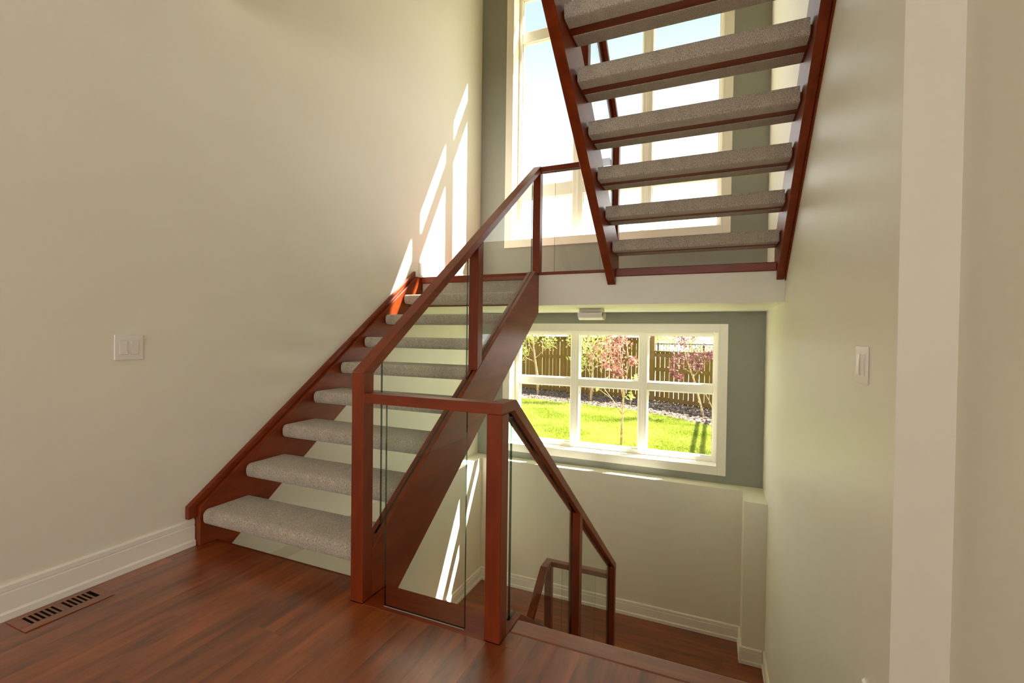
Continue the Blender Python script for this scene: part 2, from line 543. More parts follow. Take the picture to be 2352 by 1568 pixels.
baseboard('baseboard_right_return', YC - g_, XR - 0.001, XR2 - 0.022, 'x', -1, g_)
baseboard('baseboard_right_near', XR2 - g_, 0.60, YC - 0.001, 'y', -1, g_)
baseboard('baseboard_landing_left', XL + g_, 3.590, YB - 0.022, 'y', 1, ZLD + g_)
baseboard('baseboard_landing_back', YB - g_, XL + 0.001, XR - 0.001, 'x', -1, ZLD + g_)
baseboard('baseboard_landing_right', XR - g_, 3.80, YB - 0.022, 'y', -1, ZLD + g_)

# ------------------------------------------------------------------ stair treads
def tread_vf(x0, x1, yf, yr, ztop, front):
    """carpet wrap: rounded slab with the middle of the underside left bare. front=-1: nosing faces -y, +1: +y."""
    th, rn = 0.078, 0.030
    d = abs(yr - yf)
    prof = []                       # s from nosing (0) to rear (d), z
    for k in range(7):              # upper nosing round
        a = math.pi / 2 * k / 6
        prof.append((rn - rn * math.sin(math.pi / 2 - a) if False else rn * (1 - math.cos(a)), ztop - rn + rn * math.sin(a)))
    rr = 0.012
    for k in range(4):
        a = math.pi / 2 * k / 3
        prof.append((d - rr + rr * math.sin(a), ztop - rr + rr * math.cos(a)))
    for k in range(4):
        a = math.pi / 2 * k / 3
        prof.append((d - rr + rr * math.cos(a), ztop - th + rr - rr * math.sin(a)))
    prof += [(d - 0.088, ztop - th), (d - 0.088, ztop - th + 0.018), (d - 0.152, ztop - th + 0.018), (d - 0.152, ztop - th)]
    for k in range(7):
        a = math.pi / 2 * k / 6
        prof.append((rn - rn * math.sin(a), ztop - th + rn - rn * math.cos(a)))
    poly = [((yf + s) if front < 0 else (yf - s), z) for s, z in prof]
    return poly
def tread(name, parent, x0, x1, yf, yr, ztop, front):
    poly = tread_vf(x0, x1, yf, yr, ztop, front)
    i = 0.010
    v, f = prism_vf(poly, 'x', x0 + i, x1 - i)
    v, f = bevel_vf(v, f, 0.0)
    c = link('tread', v, f, M['carpet'], parent)
    me = c.data
    for p in me.polygons:
        p.use_smooth = True
    me.set_sharp_from_angle(angle=math.radians(32))
    ya, yb_ = sorted((yf, yr))
    box('tread_board', (x0 + 0.001, x1 - 0.001), (ya + 0.030, yb_ - 0.018), (ztop - 0.0745, ztop - 0.022), M['redx'], c)
    return c

# -------- first flight up, along the left wall
st1 = thing('staircase', (-1.88, 2.55, 0), 'open-riser staircase with taupe carpeted treads climbing along the left wall from the wood floor', 'staircase', 'stair flights')
def stringer_poly(nf, top, bot, ya, yb_):
    return [(ya, nf(ya) + top), (ya, nf(ya) + bot), (yb_, nf(yb_) + bot), (yb_, nf(yb_) + top)]
yt = 1.596 + (ZLD - 0.03 - R) / SL
ws = prism('wall_stringer', [(1.587, 0.001), (1.587, nose(1.587) + 0.03), (yt, ZLD), (YLD - 0.001, ZLD), (YLD - 0.001, nose(YLD) - 0.36), (1.686, nose(1.686) - 0.36), (1.686, -0.001), (1.6665, 0.001)],
           'x', XL + 0.0005, XS, M['redy'], st1, 0.002)
# the trim along the wall on top of the stringer
tp = lambda y, d: (y, nose(y) + d)
prism('stringer_cap', [tp(1.541, 0.008), tp(1.541, 0.074), tp(3.500, 0.074), tp(3.500, 0.031)] + [tp(1.5868, 0.031), tp(1.5868, -0.02)], 'x', XL + 0.0005, XL + 0.030, M['redy'], ws, 0.004, 2)
os_ = prism('outer_stringer', [(YN1 + 0.0005, 0.002), (YN1 + 0.0005, nose(YN1) + 0.03), (yt, ZLD), (YLD - 0.001, ZLD), (YLD - 0.001, nose(YLD) - 0.36), (1.687, nose(1.687) - 0.36), (1.687, 0.001), (1.66, 0.002)],
            'x', XA0, XA1, M['redy'], st1, 0.0025)
prism('glass_groove_shadow', [(1.64, nose(1.64) + 0.0295), (yt - 0.01, ZLD - 0.008), (yt - 0.01, ZLD - 0.0072), (1.64, nose(1.64) + 0.0306)], 'x', -1.352, -1.341, M['dark'], os_)  # near-black strip laid on top, painted shadow instead of a cut groove
for k in range(8):
    yf = 1.596 + G * k
    tread('tread', st1, XS, XA0, yf, yf + 0.266, 0.006 + R * (k + 1), -1)
box('riser', (XS + 0.006, XA0 - 0.006), (YLD - 0.012, YLD - 0.0005), (8 * R + 0.008, ZLD - 0.0565), M['carpet'], st1)
box('riser_strip', (XS + 0.004, XA0 - 0.004), (YLD - 0.012, YLD - 0.0005), (ZSO, 8 * R - 0.07), M['redx'], st1)

# -------- upper flight from the half landing to the floor above
st2 = thing('staircase', (-0.17, 2.75, ZLD), 'open-riser staircase seen from below, rising overhead from the half landing along the right wall', 'staircase', 'stair flights')
YT2 = 1.672
def upper_poly(bot, top, yfront):
    yc = 3.650 + (ZLD + R + bot - 1.505) / SL
    pts = [(YLD - 0.001, 1.505), (YLD - 0.001, ZLD + 0.004), (yfront, ZLD + 0.004), (yfront, noseu(yfront) + top), (YT2, noseu(YT2) + top), (YT2, noseu(YT2) + bot)]
    ycut = 3.650 - (1.505 - ZLD - R - bot) / SL
    pts.append((min(ycut, YLD - 0.002), 1.505))
    return pts
ul = prism('well_stringer', upper_poly(-0.36, 0.035, 3.6245), 'x', -0.755, -0.696, M['redy'], st2, 0.0025)
ur = prism('wall_stringer', upper_poly(-0.36, 0.035, 3.715), 'x', XU2, XU3, M['redy'], st2, 0.0025)
prism('stringer_cap', [(y_, noseu(y_) + d_) for y_, d_ in ((3.53, -0.395), (3.53, 0.075), (YT2, 0.075), (YT2, -0.395))], 'x', XU3 + 0.0005, XR - 0.0008, M['redy'], ur)
for k in range(8):
    yf = 3.650 - G * k * 1.0054
    tread('tread', st2, -0.696, XU2, yf, yf - 0.266, ZLD + 0.004 + R * (k + 1), 1)

# -------- flight down from the main floor to the lower landing
st3 = thing('staircase', (-0.17, 2.6, ZF2), 'carpeted staircase going down from the floor edge between the newel and the right wall', 'staircase', 'stair flights')
R3 = -ZF2 / 9
yd = 1.694 + 0.03 / SL
YD1 = 3.675
ds = prism('well_stringer', [(YN1 + 0.0005, -0.30), (YN1 + 0.0005, 0.0025), (yd, 0.0025), (YD1 + 0.02, nosed(YD1 + 0.02) + 0.03), (YD1 + 0.02, ZF2 - 0.2), (YD1 - 0.16, ZF2 - 0.2)],
           'x', XB0, XB1, M['redy'], st3, 0.0025)
prism('glass_groove_shadow', [(1.66, 0.0022), (yd, 0.0022), (YD1, nosed(YD1) + 0.0295), (YD1, nosed(YD1) + 0.0306), (yd, 0.0034), (1.66, 0.0034)], 'x', -0.7285, -0.7175, M['dark'], ds)  # groove not cut: its shadow is painted as a near-black strip
prism('wall_stringer', [(1.6955, -0.30), (1.6955, -0.023), (1.76, -0.023), (YD1 + 0.02, nosed(YD1 + 0.02) + 0.03), (YD1 + 0.02, ZF2 - 0.1), (YD1 - 0.16, ZF2 - 0.1)],
      'x', XU2 + 0.006, XR - 0.001, M['redy'], st3, 0.0025)
for k in range(8):
    yr = 1.694 + G * k - 0.020
    tread('tread', st3, XB1, XU2 + 0.006, yr + 0.266 + 0.02, yr + 0.02, -R3 * (k + 1), 1)

# -------- flight further down, from the lower landing back under the first flight
st4 = thing('staircase', (-1.8, 2.7, -3.2), 'lowest staircase descending from the lower landing back beneath the first flight', 'staircase', 'stair flights')
R4 = (ZF2 + 3.2) / 9
nose4 = lambda y: ZF2 + (R4 / G) * (y - 3.68)
for nm, xa, xb in (('wall_stringer', XL2 + 0.001, XL2 + 0.045), ('well_stringer', -1.275, -1.217)):
    prism(nm, [(3.679, nose4(3.679) + 0.03), (1.75, nose4(1.75) + 0.03), (1.75, nose4(1.75) - 0.25), (1.85, -3.199), (2.0, -3.199), (3.679, nose4(3.679) - 0.33)], 'x', xa, xb, M['redy'], st4, 0.0025)
for k in range(8):
    yr = 3.66 - G * k
    tread('tread', st4, XL2 + 0.045, -1.275, yr - 0.266, yr, ZF2 - R4 * (k + 1), -1)

# ------------------------------------------------------------------ guardrails
def glass_vf_poly(name, poly, axis, a0, a1, parent):
    v, f = prism_vf(poly, axis, a0, a1)
    fm = [0, 0] + [1] * (len(f) - 2)
    bm = bmesh.new()
    vs = [bm.verts.new(p) for p in v]
    fs = [bm.faces.new([vs[i] for i in q]) for q in f]
    for q, i in zip(fs, fm):
        q.material_index = i
    bmesh.ops.recalc_face_normals(bm, faces=bm.faces)
    vv = [tuple(p.co) for p in bm.verts]
    bm.verts.index_update()
    ff = [[p.index for p in q.verts] for q in bm.faces]
    fm = [q.material_index for q in bm.faces]
    bm.free()
    return link(name, vv, ff, None, parent, mats=[M['glass'], M['edge']], fmat=fm)

RT = 0.052          # vertical thickness of a sloped handrail
# -------- first flight guard: newel, mid post, landing post, sloped rail, two panes
SLR = 0.7375
rail1 = lambda y: 0.954 + SLR * (y - YN)
gr1 = thing('guardrail', (XA1, YN, 0), 'red-brown wood and glass guardrail sloping up beside the first stair flight', 'guardrail', 'wood and glass guardrails')
prism('newel_post', [(YN, 0.0008), (YN1, 0.0008), (YN1, rail1(YN1) - RT - 0.0005), (YN, rail1(YN) - 0.0015)], 'x', XA0, XA1, M['redz'], gr1, 0.0025)
YC1 = YLD + 0.062
prism('handrail', [(YN, rail1(YN)), (YLD + 0.01, rail1(YLD + 0.01)), (YC1, rail1(YLD + 0.01)), (YC1, 2.432), (YLD, rail1(YLD) - RT), (YN1, rail1(YN1) - RT)], 'x', XA0, XA1, M['redy'], gr1, 0.002)
box('post', (XA0, XA1), (YLD + 0.001, YC1), (ZLD + 0.0035, 2.4315), M['redz'], gr1, 0.0025)
prism('post', [(2.522, nose(2.522) + 0.031), (2.586, nose(2.586) + 0.031), (2.586, rail1(2.586) - RT - 0.0005), (2.522, rail1(2.522) - RT - 0.0005)], 'x', XA0, XA1, M['redz'], gr1, 0.0025)
for ya, yb_ in ((1.676, 2.447), (2.638, 3.488)):
    glass_vf_poly('glass_panel', [(ya, nose(ya) + 0.0312), (yb_, nose(yb_) + 0.0312), (yb_, rail1(yb_) - RT - 0.001), (ya, rail1(ya) - RT - 0.001)], 'x', -1.3515, -1.3415, gr1)
prism('rail_groove_shadow', [(1.62, rail1(1.62) - RT - 0.0009), (3.55, rail1(3.55) - RT - 0.0009), (3.55, rail1(3.55) - RT + 0.0004), (1.62, rail1(1.62) - RT + 0.0004)], 'x', -1.353, -1.340, M['dark'], gr1)  # near-black strip under the rail, colour stands in for groove shadow

# -------- level guard across the stair well on the main floor
gr2 = thing('guardrail', (-1.03, YN, 0), 'short level guardrail with one glass pane between the two newels on the floor', 'guardrail', 'wood and glass guardrails')
box('kerb', (XA1 + 0.0008, XB0 + 0.0), (YN, YE + 0.019), (-0.0295, 0.0012), M['redx'], gr2, 0.0015)
box('kerb_end', (XB0 + 0.0005, XB1), (YN1 + 0.0008, YE - 0.001), (0.0026, 0.0042), M['redx'], gr2, 0.0005)
ZRT, RH = 0.868, 0.040
prism('handrail', [(XA1 + 0.0008, YN), (XB1, YN), (XB0, YN1), (XA1 + 0.0008, YN1)], 'z', ZRT - RH, ZRT, M['redx'], gr2, 0.0015)
glass_vf_poly('glass_panel', [(-1.222, 0.0014), (-0.850, 0.0014), (-0.850, ZRT - RH - 0.0006), (-1.222, ZRT - RH - 0.0006)], 'y', 1.549, 1.559, gr2)

M['seal'] = paint('clear_sealant', srgb(150, 142, 134), 0.2, 0.6, 0.0)
box('sealant_bead', (-1.222, -0.850), (1.5465, 1.5488), (0.0012, 0.0042), M['seal'], gr2)

# -------- guard of the flight down
rail3 = lambda y: ZRT - SL * (y - 1.655)
gr3 = thing('guardrail', (XB1, YN, 0), 'wood and glass guardrail sloping down beside the flight to the lower landing', 'guardrail', 'wood and glass guardrails')
box('newel_post', (XB0, XB1), (YN, YN1), (0.0008, ZRT - RH - 0.0005), M['redz'], gr3, 0.0025)
YD0 = 3.700
hv, hf = prism_vf([(YN, ZRT - RH), (YN, ZRT), (1.655, ZRT), (YD0 + 0.058, rail3(YD0 + 0.058)), (YD0 + 0.058, rail3(YD0 + 0.058) - RT), (1.650, ZRT - RH - 0.008), (1.640, ZRT - RH)], 'x', XB0, XB1)
hv = [(p[0], YN1 + 0.0006 if p[0] < XB0 + 0.001 else YN + 0.0006, p[2]) if abs(p[1] - YN) < 1e-6 else p for p in hv]   # mitre with the level rail
hv, hf = bevel_vf(hv, hf, 0.0015)
link('handrail', hv, hf, M['redy'], gr3)
prism('rail_groove_shadow', [(1.66, rail3(1.66) - RT - 0.0009), (3.69, rail3(3.69) - RT - 0.0009), (3.69, rail3(3.69) - RT + 0.0004), (1.66, rail3(1.66) - RT + 0.0004)], 'x', -0.7295, -0.7165, M['dark'], gr3)  # painted groove shadow: near-black strip on the rail underside
prism('post', [(2.620, nosed(2.620) + 0.031), (2.682, nosed(2.682) + 0.031), (2.682, rail3(2.682) - RT - 0.0005), (2.620, rail3(2.620) - RT - 0.0005)], 'x', XB0, XB1, M['redz'], gr3, 0.0025)
prism('newel_post', [(YD0, ZF2 + 0.0008), (YD0 + 0.058, ZF2 + 0.0008), (YD0 + 0.058, rail3(YD0 + 0.058) - RT - 0.0005), (YD0, rail3(YD0) - RT - 0.0005)], 'x', XB0, XB1, M['redz'], gr3, 0.0025)
zb = lambda y: max(0.0, 0) + (0.0036 if y < yd else nosed(y) + 0.031)
glass_vf_poly('glass_panel', [(1.680, 0.0036), (yd, 0.0036), (2.560, zb(2.560)), (2.560, rail3(2.560) - RT - 0.001), (1.680, rail3(1.680) - RT - 0.001)], 'x', -0.728, -0.718, gr3)
glass_vf_poly('glass_panel', [(2.735, zb(2.735)), (3.640, zb(3.640)), (3.640, rail3(3.640) - RT - 0.001), (2.735, rail3(2.735) - RT - 0.001)], 'x', -0.728, -0.718, gr3)

# -------- guard on the edge of the half landing
gr4 = thing('guardrail', (-1.03, YLD, ZLD), 'level guardrail with one glass pane along the edge of the half landing', 'guardrail', 'wood and glass guardrails')
ZR4 = 2.472
box('handrail', (XA1 + 0.0008, -0.7555), (YLD + 0.001, YC1), (ZR4 - RH, ZR4), M['redx'], gr4, 0.003)
box('rail_groove_shadow', (XA1 + 0.02, -0.76), (YLD + 0.026, YLD + 0.037), (ZR4 - RH - 0.0008, ZR4 - RH + 0.0005), M['dark'], gr4)  # shadow of the rail groove, put in as a near-black strip
glass_vf_poly('glass_panel', [(-1.190, ZLD + 0.0034), (-0.824, ZLD + 0.0034), (-0.824, ZR4 - RH - 0.001), (-1.190, ZR4 - RH - 0.001)], 'y', YLD + 0.0005, YLD + 0.0105, gr4)

# -------- guard of the upper flight
railu = lambda y: noseu(y) + 0.915
gr5 = thing('guardrail', (-0.725, 3.72, ZLD), 'guardrail of the overhead upper flight, seen through the gaps between its treads', 'guardrail', 'wood and glass guardrails')
prism('newel_post', [(3.625, ZLD + 0.0045), (3.690, ZLD + 0.0045), (3.690, railu(3.690) - RT), (3.625, railu(3.625) - RT)], 'x', -0.755, -0.696, M['redz'], gr5, 0.0025)
prism('handrail', [(3.690, railu(3.690)), (3.690, railu(3.690) - RT + 0.001), (1.69, railu(1.69) - RT + 0.001), (1.69, railu(1.69))], 'x', -0.755, -0.696, M['redy'], gr5, 0.003)
prism('post', [(2.66, noseu(2.66) + 0.036), (2.72, noseu(2.72) + 0.036), (2.72, railu(2.72) - RT), (2.66, railu(2.66) - RT)], 'x', -0.755, -0.696, M['redz'], gr5, 0.0025)
for ya, yb_ in ((1.74, 2.59), (2.79, 3.57)):
    glass_vf_poly('glass_panel', [(ya, noseu(ya) + 0.036), (yb_, noseu(yb_) + 0.036), (yb_, railu(yb_) - RT - 0.0005), (ya, railu(ya) - RT - 0.0005)], 'x', -0.730, -0.720, gr5)

# -------- guard on the lower landing, turning down the lowest flight
gr6 = thing('guardrail', (-1.0, 3.70, ZF2), 'small guardrail around the edge of the lower landing, turning down toward the lowest flight', 'guardrail', 'wood and glass guardrails')
ZR6 = -0.766
XE0, XE1 = -1.275, -1.217
box('newel_post', (XE0, XE1), (3.705, 3.763), (ZF2 + 0.0008, ZR6 - RH - 0.0005), M['redz'], gr6, 0.0025)
prism('handrail', [(-0.7545, 3.702), (XE1 + 0.0, 3.702), (XE1 + 0.0, 3.600), (XE0, 3.600), (XE0, 3.760), (-0.7545, 3.760)], 'z', ZR6 - RH, ZR6, M['redx'], gr6, 0.003)
railb = lambda y: ZR6 + 0.78 * (y - 3.5995)
prism('sloped_rail', [(3.5995, ZR6), (3.5995, ZR6 - RT), (1.9, railb(1.9) - RT), (1.9, railb(1.9))], 'x', XE0, XE1, M['redy'], gr6, 0.003)
prism('post', [(1.90, nose4(1.90) + 0.031), (1.96, nose4(1.96) + 0.031), (1.96, railb(1.96) - RT - 0.0005), (1.90, railb(1.90) - RT - 0.0005)], 'x', XE0, XE1, M['redz'], gr6, 0.0025)
glass_vf_poly('glass_panel', [(-1.130, ZF2 + 0.001), (-0.850, ZF2 + 0.001), (-0.850, ZR6 - RH - 0.001), (-1.130, ZR6 - RH - 0.001)], 'y', 3.726, 3.736, gr6)

# ------------------------------------------------------------------ ceiling lamp under the half landing
def trough(xc, half, yc, hw, ztop, depth, t):
    k = 20
    outer = [(yc - hw * math.cos(math.pi * i / k), ztop - depth * math.sin(math.pi * i / k)) for i in range(k + 1)]
    inner = [(yc - (hw - t) * math.cos(math.pi * i / k), ztop - (depth - t * 1.2) * math.sin(math.pi * i / k)) for i in range(k + 1)]
    V, Fc = [], []
    for xx in (xc - half, xc + half):
        V += [(xx, a, b2) for a, b2 in outer] + [(xx, a, b2) for a, b2 in inner]
    n_ = k + 1
    for i in range(k):
        Fc += [(i, i + 1, 2 * n_ + i + 1, 2 * n_ + i), (n_ + i + 1, n_ + i, 3 * n_ + i, 3 * n_ + i + 1),
               (i + 1, i, n_ + i, n_ + i + 1), (2 * n_ + i, 2 * n_ + i + 1, 3 * n_ + i + 1, 3 * n_ + i)]
    Fc += [(0, 2 * n_, 3 * n_, n_), (k, n_ + k, 3 * n_ + k, 2 * n_ + k)]
    return V, Fc
lamp = thing('ceiling_lamp', (-1.0, 4.10, 1.30), 'white trough-shaped ceiling lamp under the half landing, above the lower window', 'lamp')
box('base', (-1.098, -0.908), (4.02, 4.17), (1.322, ZSO - 0.0005), M['nickel'], lamp, 0.002)
v, f = trough(-1.003, 0.108, 4.095, 0.085, 1.318, 0.062, 0.006)
o = link('shade', v, f, M['plastic'], lamp)
box('darkening_block', (-1.09, -0.915), (4.055, 4.135), (1.278, 1.3150), M['dark'], lamp, 0.003)  # added near-black block; its colour stands in for shadow inside the trough
box('diffuser', (-1.145, -0.860), (4.035, 4.155), (1.3155, 1.3195), M['glass'], lamp)

# ------------------------------------------------------------------ switch plates
def switch(name, wall, sign, y0, y1, z0, z1, label, dark_first):
    t = lambda d: wall + sign * d
    root = thing(name, (wall, (y0 + y1) / 2, z0), label, 'switch')
    box('plate', (t(0.0005), t(0.0062)), (y0, y1), (z0, z1), M['plastic'], root, 0.0015)
    w = (y1 - y0)
    for i, c in enumerate((0.29, 0.69)):
        yc = y0 + w * c
        zc = (z0 + z1) / 2
        hw, hh = 0.0165, 0.033
        box('rocker_frame', (t(0.0062), t(0.0072)), (yc - hw, yc + hw), (zc - hh, zc + hh), M['plastic2'], root)
        flip = (i == 0) == dark_first
        # tilted rocker: one end proud
        a, b2 = (0.0076, 0.0115) if flip else (0.0115, 0.0076)
        yy = (yc - hw + 0.0015, yc + hw - 0.0015)
        zz = (zc - hh + 0.0015, zc + hh - 0.0015)
        v = [(t(0.0072), yy[0], zz[0]), (t(0.0072), yy[1], zz[0]), (t(0.0072), yy[1], zz[1]), (t(0.0072), yy[0], zz[1]),
             (t(b2), yy[0], zz[0]), (t(b2), yy[1], zz[0]), (t(a), yy[1], zz[1]), (t(a), yy[0], zz[1])]
        v, f = bevel_vf(v, [(0, 1, 2, 3), (7, 6, 5, 4), (0, 4, 5, 1), (1, 5, 6, 2), (2, 6, 7, 3), (3, 7, 4, 0)], 0.0004)
        link('rocker', v, f, M['plastic'], root)
    return root
switch('light_switch', XL, 1, 1.2305, 1.3455, 0.977, 1.092, 'square white double rocker switch plate on the broad left wall', True)
switch('light_switch', XR, -1, 1.692, 1.815, 0.980, 1.0945, 'white double rocker switch plate on the right stairwell wall', False)

# ------------------------------------------------------------------ floor register
rg = thing('floor_register', ((REG[0] + REG[1]) / 2, (REG[2] + REG[3]) / 2, 0), 'wooden floor vent grille with dark slots beside the left baseboard', 'vent')
box('duct_shadow_plate', (REG[0] + 0.02, REG[1] - 0.02), (REG[2] + 0.02, REG[3] - 0.02), (0.0002, 0.0010), M['dark'], rg)  # near-black plate in place of the shadow seen between the slats
zt = 0.0032
yA, yB_ = 0.902, 1.118
xA, xB = -2.424, -2.346
box('frame_side', (REG[0], xA), (REG[2], REG[3]), (0.0004, zt), M['plank'], rg, 0.001)
box('frame_side', (xB, REG[1]), (REG[2], REG[3]), (0.0004, zt), M['plank'], rg, 0.001)
box('frame_end', (xA, xB), (REG[2], yA), (0.0004, zt), M['plankx'], rg, 0.001)
box('frame_end', (xA, xB), (yB_, REG[3]), (0.0004, zt), M['plankx'], rg, 0.001)
ns = 13
pitch = (yB_ - yA) / ns
for k in range(ns):
    wide = k == 6
    ya = yA + k * pitch + (0.0 if wide else pitch * 0.55)
    yb_ = yA + (k + 1) * pitch
    if k == ns - 1:
        continue
    box('slat', (xA, xB), (ya, yb_), (0.0012, zt - 0.0002), M['plankx'], rg, 0.0003)

# ------------------------------------------------------------------ garden
GZ = -0.75
def ground_mat(name, c0, c1, scale, bs, lo=0.35, hi=0.65):
    m, n, l, b = mat(name)
    nz, mp, col = noise_col(n, l, b, c0, c1, scale, detail=8, lo=lo, hi=hi)
    b.inputs['Roughness'].default_value = 0.95
    b.inputs['Specular IOR Level'].default_value = 0.1
    bump(n, l, b, nz.outputs['Fac'], bs, 0.03)
    return m
M['soil'] = ground_mat('lawn_soil', srgb(112, 122, 24), srgb(140, 148, 40), 6, 0.3)
M['mulch'] = ground_mat('bark_mulch', srgb(74, 60, 50), srgb(172, 152, 134), 26, 1.0)
M['gravel'] = ground_mat('pale_gravel', srgb(150, 138, 112), srgb(180, 168, 140), 9, 0.5)
def leafmat(name, c0, c1, scale=3.0, trans=0.35):
    m, n, l, b = mat(name)
    tc = n.new('ShaderNodeTexCoord')
    nz = n.new('ShaderNodeTexNoise')
    nz.inputs['Scale'].default_value = scale
    nz.inputs['Detail'].default_value = 5
    cr = n.new('ShaderNodeValToRGB')
    cr.color_ramp.elements[0].position, cr.color_ramp.elements[0].color = 0.38, c0
    cr.color_ramp.elements[1].position, cr.color_ramp.elements[1].color = 0.62, c1
    l.new(tc.outputs['Object'], nz.inputs['Vector'])
    l.new(nz.outputs['Fac'], cr.inputs[0])
    l.new(cr.outputs[0], b.inputs['Base Color'])
    b.inputs['Roughness'].default_value = 0.55
    tl = n.new('ShaderNodeBsdfTranslucent')
    l.new(cr.outputs[0], tl.inputs['Color'])
    mx = n.new('ShaderNodeMixShader')
    mx.inputs[0].default_value = trans
    out = [q for q in n if q.type == 'OUTPUT_MATERIAL'][0]
    l.new(b.outputs[0], mx.inputs[1])
    l.new(tl.outputs[0], mx.inputs[2])
    l.new(mx.outputs[0], out.inputs[0])
    return m
M['grass'] = leafmat('grass_blade', srgb(132, 144, 42), srgb(172, 180, 84), 0.9, 0.45)
M['leaf_g'] = leafmat('green_leaf', srgb(124, 138, 44), srgb(226, 220, 140), 9, 0.5)
M['leaf_p'] = leafmat('purple_leaf', srgb(120, 64, 56), srgb(220, 160, 142), 9, 0.45)
M['leaf_d'] = leafmat('dark_purple_leaf', srgb(92, 46, 44), srgb(170, 108, 98), 9, 0.4)
M['bark'] = ground_mat('young_bark', srgb(140, 116, 86), srgb(196, 172, 138), 30, 0.4)
M['cedar'] = wood('cedar_board', srgb(84, 62, 15), srgb(114, 86, 24), 'z', rough=0.8, rand=0.10, scale=6, stretch=9, coat=0.0)
M['iron'] = paint('black_iron', srgb(26, 26, 28), 0.5, 0.4, 0.0)

tag(box('ground', (-30, 30), (5.1, 13.9), (GZ - 0.3, GZ), M['soil']), kind='structure')
tag(box('ground_beyond', (-40, 40), (13.9, 80), (GZ - 0.3, GZ - 0.06), M['gravel']), kind='structure')
# fence line and bed edge
FA, FB_, FC_ = Vector((-9.0, 15.55, 0)), Vector((-1.62, 13.78, 0)), Vector((5.0, 9.55, 0))
def bed_edge(x):
    pts = [(-9.0, 13.7), (-5.1, 12.75), (-3.65, 12.55), (-1.63, 11.95), (0.0, 10.65), (5.0, 7.6)]
    for (xa, ya), (xb, yb2) in zip(pts, pts[1:]):
        if xa <= x <= xb:
            return ya + (yb2 - ya) * (x - xa) / (xb - xa)
    return 12
def fence_y(x):
    a, b2 = (FA, FB_) if x < FB_.x else (FB_, FC_)
    return a.y + (b2.y - a.y) * (x - a.x) / (b2.x - a.x)
# mulch bed as an undulating mounded strip
V, Fc = [], []
nx, ny = 60, 10
rnd = random.Random(3)
for i in range(nx + 1):
    xx = -9 + 14 * i / nx
    ya, yb2 = bed_edge(xx) + 0.05 * math.sin(xx * 5), fence_y(xx) + 0.5
    for j in range(ny + 1):
        t = j / ny
        V.append((xx, ya + (yb2 - ya) * t, GZ + 0.004 + 0.06 * math.sin(min(1, t * 2.2) * math.pi / 2) + rnd.uniform(0, 0.012)))
for i in range(nx):
    for j in range(ny):
        a = i * (ny + 1) + j
        Fc.append((a, a + ny + 1, a + ny + 2, a + 1))
k0 = len(V)
for i in range(nx + 1):
    V += [(V[i * (ny + 1)][0], V[i * (ny + 1)][1], GZ - 0.02), (V[i * (ny + 1) + ny][0], V[i * (ny + 1) + ny][1], GZ - 0.08)]
for i in range(nx):
    Fc.append((k0 + 2 * i, k0 + 2 * i + 2, (i + 1) * (ny + 1), i * (ny + 1)))
bed = tag(link('mulch_bed', V, Fc, M['mulch'], None), 'dark bark mulch bed along the foot of the garden fence', 'mulch', kind='stuff')
# loose bark chips on the bed
V, Fc = [], []
for _ in range(5000):
    xx = rnd.uniform(-6.5, 1.5)
    t = rnd.random()
    yy = bed_edge(xx) + (fence_y(xx) - bed_edge(xx)) * t
    z = GZ + 0.068 if t > .4 else GZ + 0.02 + 0.05 * t / .4
    s = rnd.uniform(0.02, 0.05)
    a = rnd.uniform(0, 6.28)
    dx, dy = math.cos(a) * s, math.sin(a) * s
    tz = rnd.uniform(-0.02, 0.03)
    k0 = len(V)
    V += [(xx - dx, yy - dy, z + 0.01), (xx + dy * .5, yy - dx * .5, z + 0.015), (xx + dx, yy + dy, z + 0.01 + tz), (xx - dy * .5, yy + dx * .5, z + 0.02)]
    Fc.append((k0, k0 + 1, k0 + 2, k0 + 3))
o = link('bark_chips', V, Fc, M['mulch'], bed)
tag(o, kind='stuff')
# lawn blades
rs = np.random.RandomState(5)
NB = 170000
bx = rs.uniform(-6.6, 1.6, NB)
be = np.interp(bx, [-9.0, -5.1, -3.65, -1.63, 0.0, 5.0], [13.7, 12.75, 12.55, 11.95, 10.65, 7.6]) + 0.05 * np.sin(bx * 5)
by = 6.2 + (be + 0.04 - 6.2) * rs.rand(NB)
keep = (bx > -0.62 * by + 1.4) & (bx < 0.12 * by + 0.5)
bx, by = bx[keep], by[keep]
NB = len(bx)
ang, hh, ww = rs.uniform(0, 6.28, NB), rs.uniform(0.022, 0.055, NB), rs.uniform(0.004, 0.007, NB)
lean = rs.uniform(0, 0.035, NB)
la = rs.uniform(0, 6.28, NB)
A = np.stack([bx - np.cos(ang) * ww, by - np.sin(ang) * ww, np.full(NB, GZ)], 1)
B = np.stack([bx + np.cos(ang) * ww, by + np.sin(ang) * ww, np.full(NB, GZ)], 1)
C = np.stack([bx + np.cos(la) * lean, by + np.sin(la) * lean, GZ + hh], 1)
vv = np.stack([A, B, C], 1).reshape(-1, 3)
me = bpy.data.meshes.new('lawn_grass')
me.vertices.add(NB * 3)
me.vertices.foreach_set('co', vv.ravel())
me.loops.add(NB * 3)
me.loops.foreach_set('vertex_index', np.arange(NB * 3, dtype=np.int32))
me.polygons.add(NB)
me.polygons.foreach_set('loop_start', np.arange(0, NB * 3, 3, dtype=np.int32))
me.polygons.foreach_set('loop_total', np.full(NB, 3, dtype=np.int32))
me.materials.append(M['grass'])
me.update(calc_edges=True)
o = bpy.data.objects.new('lawn_grass', me)
COL.objects.link(o)
tag(o, 'bright yellow-green lawn grass outside the lower window', 'grass', kind='stuff')

